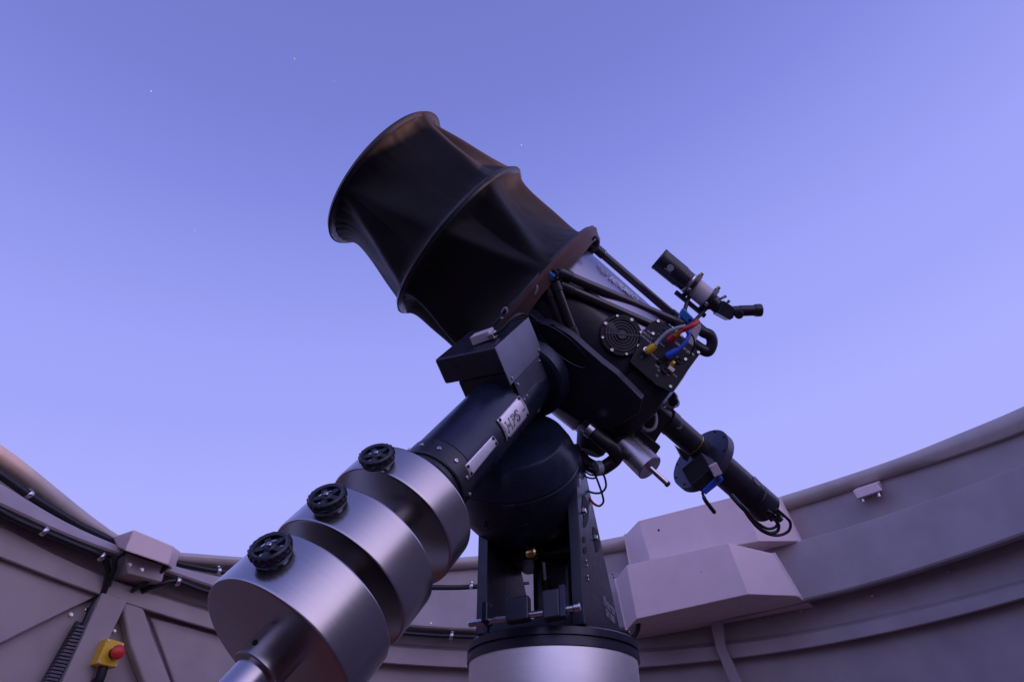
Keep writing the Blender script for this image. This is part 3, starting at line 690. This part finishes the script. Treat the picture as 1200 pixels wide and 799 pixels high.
# side bearing plate with slots between mount head and tube
pp = A0 - D*.178
xo, yo = -O, D.cross(-O).normalized()          # along the tube backwards, across
def hit(px, py): q = plane_hit(px, py, pp, D) - pp; return q.dot(xo), q.dot(yo)
outl = [(560,402),(580,387),(596,379.5),(611,376),(626,375.5),(641,378),(655,384.5),(668,392.5),(686,408.5),(705,425),(722,438),(738,454),(752,468),(748,484),(715,505),(680,495),(640,470),(600,450),(565,430)]
pl = [hit(*q) for q in outl]
A = [pp + xo*a + yo*b for a, b in pl]; B = [p - D*.022 for p in A]
MB().prism(A, B).build('bearing_plate', plate_m, scope, .002)
def onpl(px, py): return plane_hit(px, py, pp + D*.0015, D)
def pslot(pts, name='slot'):
    A = [onpl(x_, y_) for x_, y_ in pts]; MB().prism(A, [p - D*.004 for p in A]).build(name, plastic, scope)
def rot_ell(cx, cy, a, b, ang, n=20): return [(cx+cos(2*pi*i/n)*a*cos(ang)-sin(2*pi*i/n)*b*sin(ang), cy+cos(2*pi*i/n)*a*sin(ang)+sin(2*pi*i/n)*b*cos(ang)) for i in range(n)]
pslot(rot_ell(659, 405, 37, 10, .69)); pslot(rot_ell(647.5, 381.5, 3.2, 1.7, .3)); pslot(rot_ell(682, 410.5, 3.5, 1.7, .9))
A = [onpl(x_, y_) for x_, y_ in rot_ell(659, 405, 38.5, 11.2, .69, 40)]
MB().tube(A + [A[0]], .0018, 6, 1).build('slot_lip', navy, scope)
# fan on the cell
def cellp(px, py, R=.2): return axcyl(px, py, OC, O, R)
fc, fu, frd = cellp(727, 394, .188); 
fx, fy, fn = frame(frd, O)
m = MB(); m.lathe(fc - fn*.012, fn, [(0, .0), (0.0, .052), (.020, .052), (.022, .050), (.022, .044), (.014, .043), (.014, .0001)], 48); fan = m.build('fan', plastic, scope)
m = MB()
for r_ in (.011, .018, .025, .032, .039): m.lathe(fc + fn*.014, fn, [(-.001, r_-.001), (.001, r_-.001), (.001, r_+.001), (-.001, r_+.001)], 40, closed=True)
m.box(fc+fn*.0155, fx*.8+fy*.6, fn, fn.cross(fx*.8+fy*.6), .041, .001, .0015)
m.lathe(fc+fn*.013, fn, [(0, .0001), (0, .012), (.002, .012), (.002, .0001)], 20); m.build('grille', plate_m, fan)
for k in range(4):
    a = pi/2*k + .1; d_ = fx*cos(a)+fy*sin(a); screw(fc + fn*.011 + d_*.0465, fn, .0046, fan, steel)
    a += pi/4; d_ = fx*cos(a)+fy*sin(a); screw(fc + fn*.0105 + d_*.0475, fn, .0036, fan, steel)
for x_, y_ in [(738, 414), (711, 381), (742, 404)]:
    p, _, n_ = cellp(x_, y_, .187); screw(p, n_, .0035, scope, steel)
# connector panel
panel_m = mat('matt_black_panel', (.012, .012, .016), .6, spec=.3, noise=.2, nscale=60)
pc, pu, prd = cellp(775, 415, .192)
pn = (prd*.9 + V(.1, 0, -.5)).normalized(); pn = (pn - O*pn.dot(O)).normalized(); px_, py_, _ = -O, pn.cross(-O).normalized(), 0
if py_.dot(UP) < 0: py_ = -py_
pc = pc + pn*.012
def pan(px, py, dz=0): return plane_hit(px, py, pc + pn*dz, pn)
outl = [(738,424),(754,391),(757.5,384),(762,378),(768,375),(776,377),(822,412.5),(805.5,435),(790,457.5),(785,459),(769,451)]
A = [pan(*q) for q in outl]; B = [p - pn*.012 for p in A]
panel = MB().prism(A, B).build('connector_panel', panel_m, scope, .0015)
# box body behind the panel
A = [pan(x_, y_) - pn*.0125 for x_, y_ in [(744,421),(768,382),(814,414),(786,452)]]; MB().prism(A, [p - pn*.09 for p in A]).build('control_housing', black, scope, .004)
for x_, y_ in [(765,391),(771,376.5),(803,421),(785.5,453),(818,413),(798,393)]: screw(pan(x_, y_, .0002), pn, .0042, panel, steel)
# rows of small print
m = MB(); rnd = random.Random(7)
def dash(cx, cy, L, th=.0011):
    p = pan(cx, cy, .0006); m.box(p, px_, py_, pn, L/2, th, .0002)
tx = lambda s, cx, cy, sz, mt_: text_obj(s, sz, lambda x_, y_: pan(cx, cy, .0006) + px_*x_ + py_*y_, mt_, panel, bold=.0002)
tx('DELTA T', 759, 393, .0070, grey_ink); tx('CONTROL', 757, 397, .0070, grey_ink); tx('UNIT', 761, 389, .0060, grey_ink)
tx('DEW', 774, 392, .0050, grey_ink); tx('FANS', 776, 404, .0055, grey_ink); tx('USB', 794, 403, .0080, white_ink)
tx('12V DC', 804, 410, .0085, white_ink); tx('IN', 812, 415, .0070, white_ink); tx('OUT', 795, 419, .0060, grey_ink)
tx('FOCUS', 767, 418, .0060, grey_ink); tx('TEMP', 770, 429, .0050, grey_ink); tx('M1', 772, 434, .0055, grey_ink)
tx('M2', 770, 440, .0050, grey_ink); tx('AUX', 782, 438, .0055, grey_ink); tx('PWR', 791, 440, .0055, grey_ink); tx('HEAT', 788, 432, .0055, grey_ink)
tx('1', 752, 418, .010, grey_ink)
def sock(cx, cy, r, mt, h=.006, inner=True, name='socket'):
    p = pan(cx, cy); mm = MB(); mm.lathe(p, pn, [(0, r), (h, r), (h, r*.7), (h*.4, r*.65), (h*.4, .0001)], 20); return mm.build(name, mt, panel)
sock(757, 412, .010, steel, .008); sock(776.5, 389, .008, plastic, .004); sock(784, 428, .007, plastic); sock(779, 434, .008, plastic); sock(795, 423, .007, plastic)
sock(773, 423, .006, plastic); sock(788, 413, .006, plastic)
# plugs and their cables
def plug(cx, cy, tox, toy, L, r, mt, lift=.006, taper=.7, name='plug'):
    a = pan(cx, cy, lift); b = pan(tox, toy, lift+.014); d = (b-a).normalized(); return MB().lathe(a, d, [(0, r*.8), (L*.1, r), (L*.65, r*.95), (L, r*taper)], 16).build(name, mt, scope), a+d*L
_, q1 = plug(758.5, 412, 767, 405, .023, .0095, yellow_pl, .014)
MB().tube([q1, pan(772, 399, .03), pan(782, 389.5, .04), pan(793, 384.5, .045), pan(803, 382, .045)], .0045, 10).build('plug_cable', grey_cable, scope)
_, q2 = plug(783, 399.5, 792, 393, .026, .0085, red_pl, .012, .6)
MB().tube([q2, pan(797, 388, .035), pan(804, 385, .05), pan(812, 381, .055), pan(818, 376.5, .05)], .0060, 10).build('plug_cable', red_pl, scope)
MB().tube([pan(790, 393.5, .03), pan(796, 388.5, .038), pan(801, 387, .045)], .0045, 10).build('cable_sleeve', orange_pl, scope)
_, q3 = plug(781, 418, 793, 411, .034, .0095, blue_pl, .010, .6)
MB().tube([q3, pan(797, 408, .03), pan(803, 401, .035), pan(807, 393, .035), pan(805, 387, .03)], .0048, 10).build('plug_cable', blue_pl, scope)
plug(786.5, 428, 790, 424, .014, .0055, yellow_pl, .004); MB().box(pan(786, 432.5, .006), px_, py_, pn, .008, .005, .005).build('plug', silver_paint, scope, .001)
MB().tube([pan(808, 389, .03), pan(813, 396, .035), pan(813.5, 405, .03), pan(810, 413, .012), pan(809, 416, .004)], .0022, 8).build('plug_cable', rubber, scope)
# blue bracket and grey cover, grab handle
p = PX(804, 372, 1.74); MB().box(p, O*-1+V(.0,-.15,0), V(.4, .8, 0), V(0, 0, 1), .020, .012, .010).build('blue_bracket', blue_al, scope, .004)
screw(PX(808.5, 375, 1.728), -V(0, 0, 1), .004, scope, plastic)
A = [PX(x_, y_, 1.70) for x_, y_ in [(814,385),(820,377),(822,384),(813,406),(806,402)]]; MB().prism(A, [p + V(0, 0, .05) for p in A]).build('side_cover', silver_paint, scope, .002)
MB().tube([PX(816,382,1.77), PX(824,389,1.76), PX(832,393,1.76), PX(834.5,402,1.76), PX(830,411.5,1.76), PX(822,409,1.76), PX(812,402,1.77)], .0145, 14).build('grab_handle', black, scope)
# rear end: focuser, adapter and clamp knobs
Wd = V(-.742, .636, -.212).normalized()            # axis of the camera train, forwards
MB().lathe(PX(768, 462, 1.78), -Wd, [(0, .040), (.03, .040), (.032, .034), (.05, .034)], 40).build('adapter', steel, scope)
MB().box(PX(777, 486, 1.76), -Wd, Wd.cross(V(0,0,1)), Wd.cross(Wd.cross(V(0,0,1))), .024, .020, .004).build('sky_gap_plate', alu, scope, .001)  # bright plate added in place of a gap where sky shows through
for x_, y_ in [(787, 464), (789, 470)]:
    MB().cyl(PX(x_, y_, 1.74), PX(x_+2, y_+2, 1.78), .013, seg=20, ch=.003).build('clamp_knob', black, scope)
for x_, y_ in [(776, 473), (778, 478), (786, 455)]: screw(PX(x_, y_, 1.735), -V(0, 0, 1), .004, scope, steel)
# rear cell frame, hoses and motor blocks hanging below
MB().cyl(PX(705, 462, 1.70), PX(735, 500, 1.72), .085, .07, 32, ch=.01).build('rear_housing', plastic, scope)
MB().cyl(PX(700, 505, 1.70), PX(690, 530, 1.68), .050, .036, 24, ch=.008).build('motor_block', plastic, scope)
MB().box(PX(758, 497, 1.72), O, V(.5, .8, 0), V(0, 0, 1), .035, .055, .03).build('focuser_body', plastic, scope, .006)
MB().box(PX(752, 515, 1.70), O, V(.5, .8, 0), V(0, 0, 1), .045, .018, .02).build('focuser_rail', plastic, scope, .004)
hose = MB().tube([PX(686,498,1.63), PX(697,508,1.60), PX(711,520,1.59), PX(719,527,1.60), PX(722,536,1.62), PX(712,545,1.62), PX(702,549,1.62), PX(688,543,1.64), PX(679,534,1.66)], .0165, 14).build('corrugated_hose', rubber, scope)
for (x_, y_, x2, y2) in [(689,502,695,507), (704,548,698,549)]:
    a, b = PX(x_, y_, 1.605), PX(x2, y2, 1.60); MB().cyl(a, b, .0178, seg=20).build('hose_clamp', steel if x_ < 700 else grey_cable, hose)
MB().box(PX(733.5, 500, 1.64), V(.6, .5, 0), V(-.5, .6, 0), V(0, 0, 1), .016, .006, .004).build('ribbon_plug', silver_paint, scope, .001)
MB().box(PX(741.5, 491.5, 1.635), V(.6, .5, 0), V(-.5, .6, 0), V(0, 0, 1), .007, .008, .006).build('orange_plug', orange_pl, scope, .002)
MB().tube([PX(751,499,1.66), PX(758,504,1.65), PX(766,502,1.65), PX(769,492,1.66), PX(766,480,1.67), PX(761,470,1.68)], .0045, 8).build('grey_cable', grey_cable, scope)
MB().tube([PX(719,437,1.62), PX(730,435.5,1.61), PX(744,434,1.62)], .0035, 8).build('grey_cable', grey_cable, scope)
MB().tube([PX(738,456,1.66), PX(748,460,1.65), PX(755,470,1.65), PX(756,486,1.66), PX(758,496,1.68)], .004, 8).build('grey_cable', rubber, scope)
for L, r_, mt_ in [([(684,551),(692,556),(700,556),(697,551),(690,548)], .0022, rubber), ([(680,548),(686,558),(697,560),(700,552)], .0022, rubber),
                   ([(702,551),(708,558),(710,570),(704,577),(694,577),(685,572),(682,566)], .0026, rubber), ([(696,553),(701,565),(706,580),(707,588),(703,592.5),(699,592)], .0026, rubber), ([(699,592),(695,589),(691,584),(688,580)], .0030, red_pl)]:
    MB().tube([PX(x_, y_, 1.60) for x_, y_ in L], r_, 7).build('loose_wire', mt_, scope)

# steel cylinder under the focuser
mot = thing('focus_motor', PX(734, 522, 1.66), 'polished steel cylinder with thin rod below the back of the telescope', 'motor')
a, b = PX(733, 520.5, 1.655), PX(762, 548.5, 1.60); dd = (b-a).normalized()
mst = brushed('polished_motor_steel', (.62, .56, .56), .28, dd, a)
MB().lathe(a, dd, [(0, .028), (0, .0325), (.002, .0335), ((b-a).length-.002, .0335), ((b-a).length, .032), ((b-a).length, .006)], 64).build('housing', mst, mot)
MB().cyl(b - dd*.005, PX(783, 567.5, 1.59), .0062, seg=20).build('rod', steel, mot)
MB().cyl(PX(780.8, 565.6, 1.59), PX(783.6, 568.2, 1.59), .0072, seg=16, ch=.001).build('rod_tip', black, mot)
MB().cyl(a - dd*.03, a, .028, seg=32).build('mounting_boss', plastic, mot)
p = a + dd*.012 + Wd.cross(V(0,0,1)).normalized()*.0
MB().cyl(PX(727, 526, 1.63), PX(728.5, 527.5, 1.63), .004, seg=10).build('indicator_light', green_led, mot)

# ------------------------------------------------------------------ guide scope
GS = PX(772, 303, 1.80); gd = -O
gs = thing('guide_scope', PX(825, 350, 1.78), 'small grey and black finder scope in two rings above the telescope truss', 'finder scope')
def gl(prof, name, mt, seg=48, par=None): return MB().lathe(GS, gd, prof, seg).build(name, mt, par or gs)
ds = gl([(.0, .026), (-.001, .0300), (.004, .0318), (.008, .0305), (.075, .0300), (.076, .0284), (.084, .0284), (.085, .0275), (.100, .0275), (.100, .02)], 'dew_shield', black)
gl([(.098, .0265), (.100, .0290), (.103, .0290), (.104, .0265)], 'trim_ring', steel)
tb = gl([(.103, .0268), (.104, .0272), (.170, .0272), (.172, .0262), (.176, .020)], 'tube', silver_paint)
for t_ in (.106, .162):
    rg = gl([(t_, .0268), (t_, .0345), (t_+.001, .0355), (t_+.011, .0355), (t_+.012, .0345), (t_+.012, .0268)], 'tube_ring', black)
    upv = (UP*.7+RT*.5); ux, uy, _ = frame(gd, upv)
    for ang in (0.0, 2.1, -2.1):
        rr = ux*cos(ang)+uy*sin(ang); MB().cyl(GS+gd*(t_+.006)+rr*.031, GS+gd*(t_+.006)+rr*.043, .0052, seg=14, ch=.001).build('thumb_screw', steel if ang > 0 else brass, rg)
gl([(.176, .020), (.178, .0215), (.186, .0215), (.187, .0185), (.200, .0185), (.201, .0155), (.212, .0155)], 'focuser', black)
# mark on the dew shield
cshaft, hh, rr = axcyl(785.5, 314, GS, gd, .0303)
gx, gy, _ = frame(gd, rr)
def gsm(x_, y_, R=.0312): 
    a = y_/.0303; return GS + gd*(hh + x_) + (gx*cos(a) + gy*sin(a))*R
ra_ = [gsm(cos(2*pi*k/24)*.0085, sin(2*pi*k/24)*.0075) for k in range(24)]; MB().tube(ra_+[ra_[0]], .0006, 5, 1).build('emblem', white_ink, gs)
ra_ = [gsm(cos(2*pi*k/20)*.0075, sin(2*pi*k/20)*.0065, .0308) for k in range(20)]; MB().add(ra_, [tuple(range(20))]).build('emblem_fill', grey_ink, gs)
MB().tube([gsm(-.012, .010 if gy.dot(UP) < 0 else -.010), gsm(.010, .010 if gy.dot(UP) < 0 else -.010)], .0007, 5, 1).build('emblem', grey_ink, gs)
# bracket bar and legs
dn = V(-.5, -.75, .1).normalized()
m = MB(); m.box(GS + gd*.135 + dn*.040, gd, dn, gd.cross(dn), .050, .006, .012); m.build('dovetail_bar', black, gs, .002)
m = MB(); m.cyl(PX(808,346,1.79), PX(802,364,1.76), .0055, seg=12); m.cyl(PX(802,364,1.76), PX(806,372,1.745), .006, seg=12); m.build('bracket_leg', black, gs)
m = MB(); m.cyl(PX(831,358,1.79), PX(813,377,1.75), .005, seg=12); m.build('bracket_leg', black, gs)
# star diagonal and eyepiece
dg_c = PX(851, 366, 1.775)
m = MB(); A = [PX(x_, y_, 1.745) for x_, y_ in [(841,367),(848,352),(856,357),(861,361),(860,372),(856,375)]]
m.prism(A, [p + V(0, 0, .045) for p in A]); m.build('star_diagonal', black, gs, .002)
ed = (PX(892, 363.5, 1.77)-PX(858, 364.5, 1.77)).normalized(); e0 = PX(857, 364.5, 1.77)
MB().lathe(e0, ed, [(0, .0115), (.002, .0130), (.020, .0132), (.021, .0142), (.024, .0142), (.060, .0140), (.061, .0162), (.074, .0168), (.078, .0155), (.078, .011)], 36).build('eyepiece', black, gs)
MB().lathe(e0+ed*.078, ed, [(-.002, .011), (.0003, .0115), (.0006, .0001)], 24).build('eye_lens', silver_paint, gs)
MB().cyl(PX(866, 368.5, 1.755), PX(866, 368.5, 1.74), .0115, seg=24, ch=.002).build('focus_knob', plastic, gs)
for x0_, y0_, x1_, y1_ in [(841,352,851,346.5), (849,358,855,352)]:
    MB().cyl(PX(x0_,y0_,1.775), PX(x1_,y1_,1.77), .0025, .0042, 12).build('lock_screw', steel, gs)

# ------------------------------------------------------------------ imaging camera train
CT = PX(783, 494, 1.76); wd = -Wd
tr = thing('imaging_camera', CT, 'black astronomy camera with round filter wheel at the rear end of the telescope', 'camera')
def ct(prof, name, mt, seg=56): return MB().lathe(CT, wd, prof, seg).build(name, mt, tr)
ct([(-.06, .026), (-.012, .026), (-.010, .033), (.012, .033), (.014, .0315), (.094, .0315), (.095, .028)], 'extension_tube', black)
ct([(.0945, .0305), (.0945, .0325), (.0965, .0325), (.0965, .0305)], 'gold_ring', gold_ring)
ct([(.096, .028), (.096, .031), (.125, .031), (.125, .02)], 'spacer', plastic)
def pixt(px, py):                                   # distance along the train for a point of the photo
    d = ray(px, py); w0 = CAM-CT; a = d.dot(d); b = d.dot(wd); e = d.dot(w0); f = wd.dot(w0); s_ = (a*f - b*e)/(a - b*b); return s_
tw = pixt(822, 538)
WC = CT + wd*tw + V(-.006, -.016, 0)
m = MB(); m.lathe(WC, wd, [(-.014, .02), (-.014, .088), (-.012, .092), (.010, .092), (.012, .089), (.012, .02)], 72); m.build('filter_wheel', mat('grey_anodised_wheel', (.09, .09, .13), .4, metal=.6, noise=.1), tr, smooth=30)
wx, wy, _ = frame(wd, V(-.6, -.7, 0))
for k in range(10):
    a = 2*pi*k/10+.3; screw(WC - wd*.0142 + (wx*cos(a)+wy*sin(a))*.084, -wd, .0028, tr, plastic)
ct([(tw+.012, .030), (tw+.012, .041), (tw+.018, .041), (tw+.018, .030)], 'coupling', plastic)
ct([(tw+.018, .036), (tw+.018, .0415), (tw+.021, .0415), (tw+.021, .036)], 'red_ring', red_pl)
te = pixt(901, 594)
cb_ = ct([(tw+.021, .03), (tw+.021, .0400), (tw+.024, .0412), (te-.058, .0412), (te-.056, .0425), (te-.004, .0425), (te, .040), (te, .02)], 'camera_body', black)
# wheel motor housing with blue underside
A = [PX(x_, y_, 1.62) for x_, y_ in [(809,569),(833,548),(848,557),(824,578)]]
MB().prism(A, [p + V(-.01, .03, .05) for p in A]).build('motor_housing', plastic, tr, .003)
A = [PX(x_, y_, 1.615) for x_, y_ in [(823,575),(843,556),(848,561),(847,564),(827,580)]]
MB().prism(A, [p + V(0, .004, .02) for p in A]).build('blue_cover', blue_pl, tr, .002)
MB().box(PX(838, 550, 1.612), V(.4,-.8,0), V(.8,.4,0), V(0,0,1), .014, .010, .006).build('grey_block', silver_paint, tr, .001)
MB().cyl(PX(841,562,1.612), PX(841,562,1.606), .005, seg=12).build('port', plastic, tr)
# badge and strap on the body
for tt, RX, (bx0, by0), big in [(0, .0319, (795,497), .012), (0, .0430, (887,563), .014)]:
    _, h_, r_ = axcyl(bx0, by0, CT, wd, RX); gx_, gy_, _ = frame(wd, r_)
    fm = lambda x_, y_, R_=RX: CT + wd*(h_+x_) + (gx_*cos(y_/R_)+gy_*sin(y_/R_))*R_
    L = [fm(cos(2*pi*k/24)*big, sin(2*pi*k/24)*big*.9) for k in range(24)]; MB().tube(L+[L[0]], .0007, 5, 1).build('emblem', grey_ink, tr)
    L = [fm(cos(2*pi*k/24)*big*.9, sin(2*pi*k/24)*big*.8) for k in range(24)]; MB().add(L, [tuple(range(24))]).build('emblem_fill', mat('badge_grey', (.08, .08, .10), .4), tr)
ct([(te-.075, .0405), (te-.075, .0422), (te-.060, .0422), (te-.060, .0405)], 'body_band', navy)
# wedge under the first tube
A = [PX(x_, y_, 1.72) for x_, y_ in [(793,523),(809,533),(806,541),(801,538)]]; MB().prism(A, [p + V(0, 0, .03) for p in A]).build('stop_block', plastic, tr, .002)
# tags and cables
MB().tube([PX(823,577,1.63), PX(826,585,1.62), PX(831,592,1.62), PX(838,601,1.62)], lambda t: .005 if .2 < t < .95 else .0035, 8).build('data_cable', rubber, tr)
MB().tube([PX(857,580,1.66), PX(866,590,1.64), PX(876,600,1.64)], .006, 8).build('data_cable', rubber, tr)
for L, r_ in [([(870,594),(878,606),(888,617),(901,624),(911,622),(912,614),(906,607),(901,603)], .0042), ([(872,596),(884,614),(897,624),(912,627),(924,622),(926,612),(919,604),(911,597)], .0036), ([(876,600),(886,611),(899,619),(909,617),(911,609),(905,602),(899,598)], .0036)]:
    MB().tube([PX(x_, y_, 1.70) for x_, y_ in L], r_, 8).build('data_cable', rubber, tr)
for (x0_, y0_, x1_, y1_, r_) in [(899,600,906,610,.008), (908,597,914,604,.007), (910,604,916,610,.0075)]:
    MB().cyl(PX(x0_,y0_,1.71), PX(x1_,y1_,1.70), r_, r_*.8, 14).build('cable_plug', plastic, tr)
MB().box(PX(917, 604, 1.72), V(.7,-.7,0), V(.7,.7,0), V(0,0,1), .004, .003, .003).build('metal_socket', steel, tr, .001)
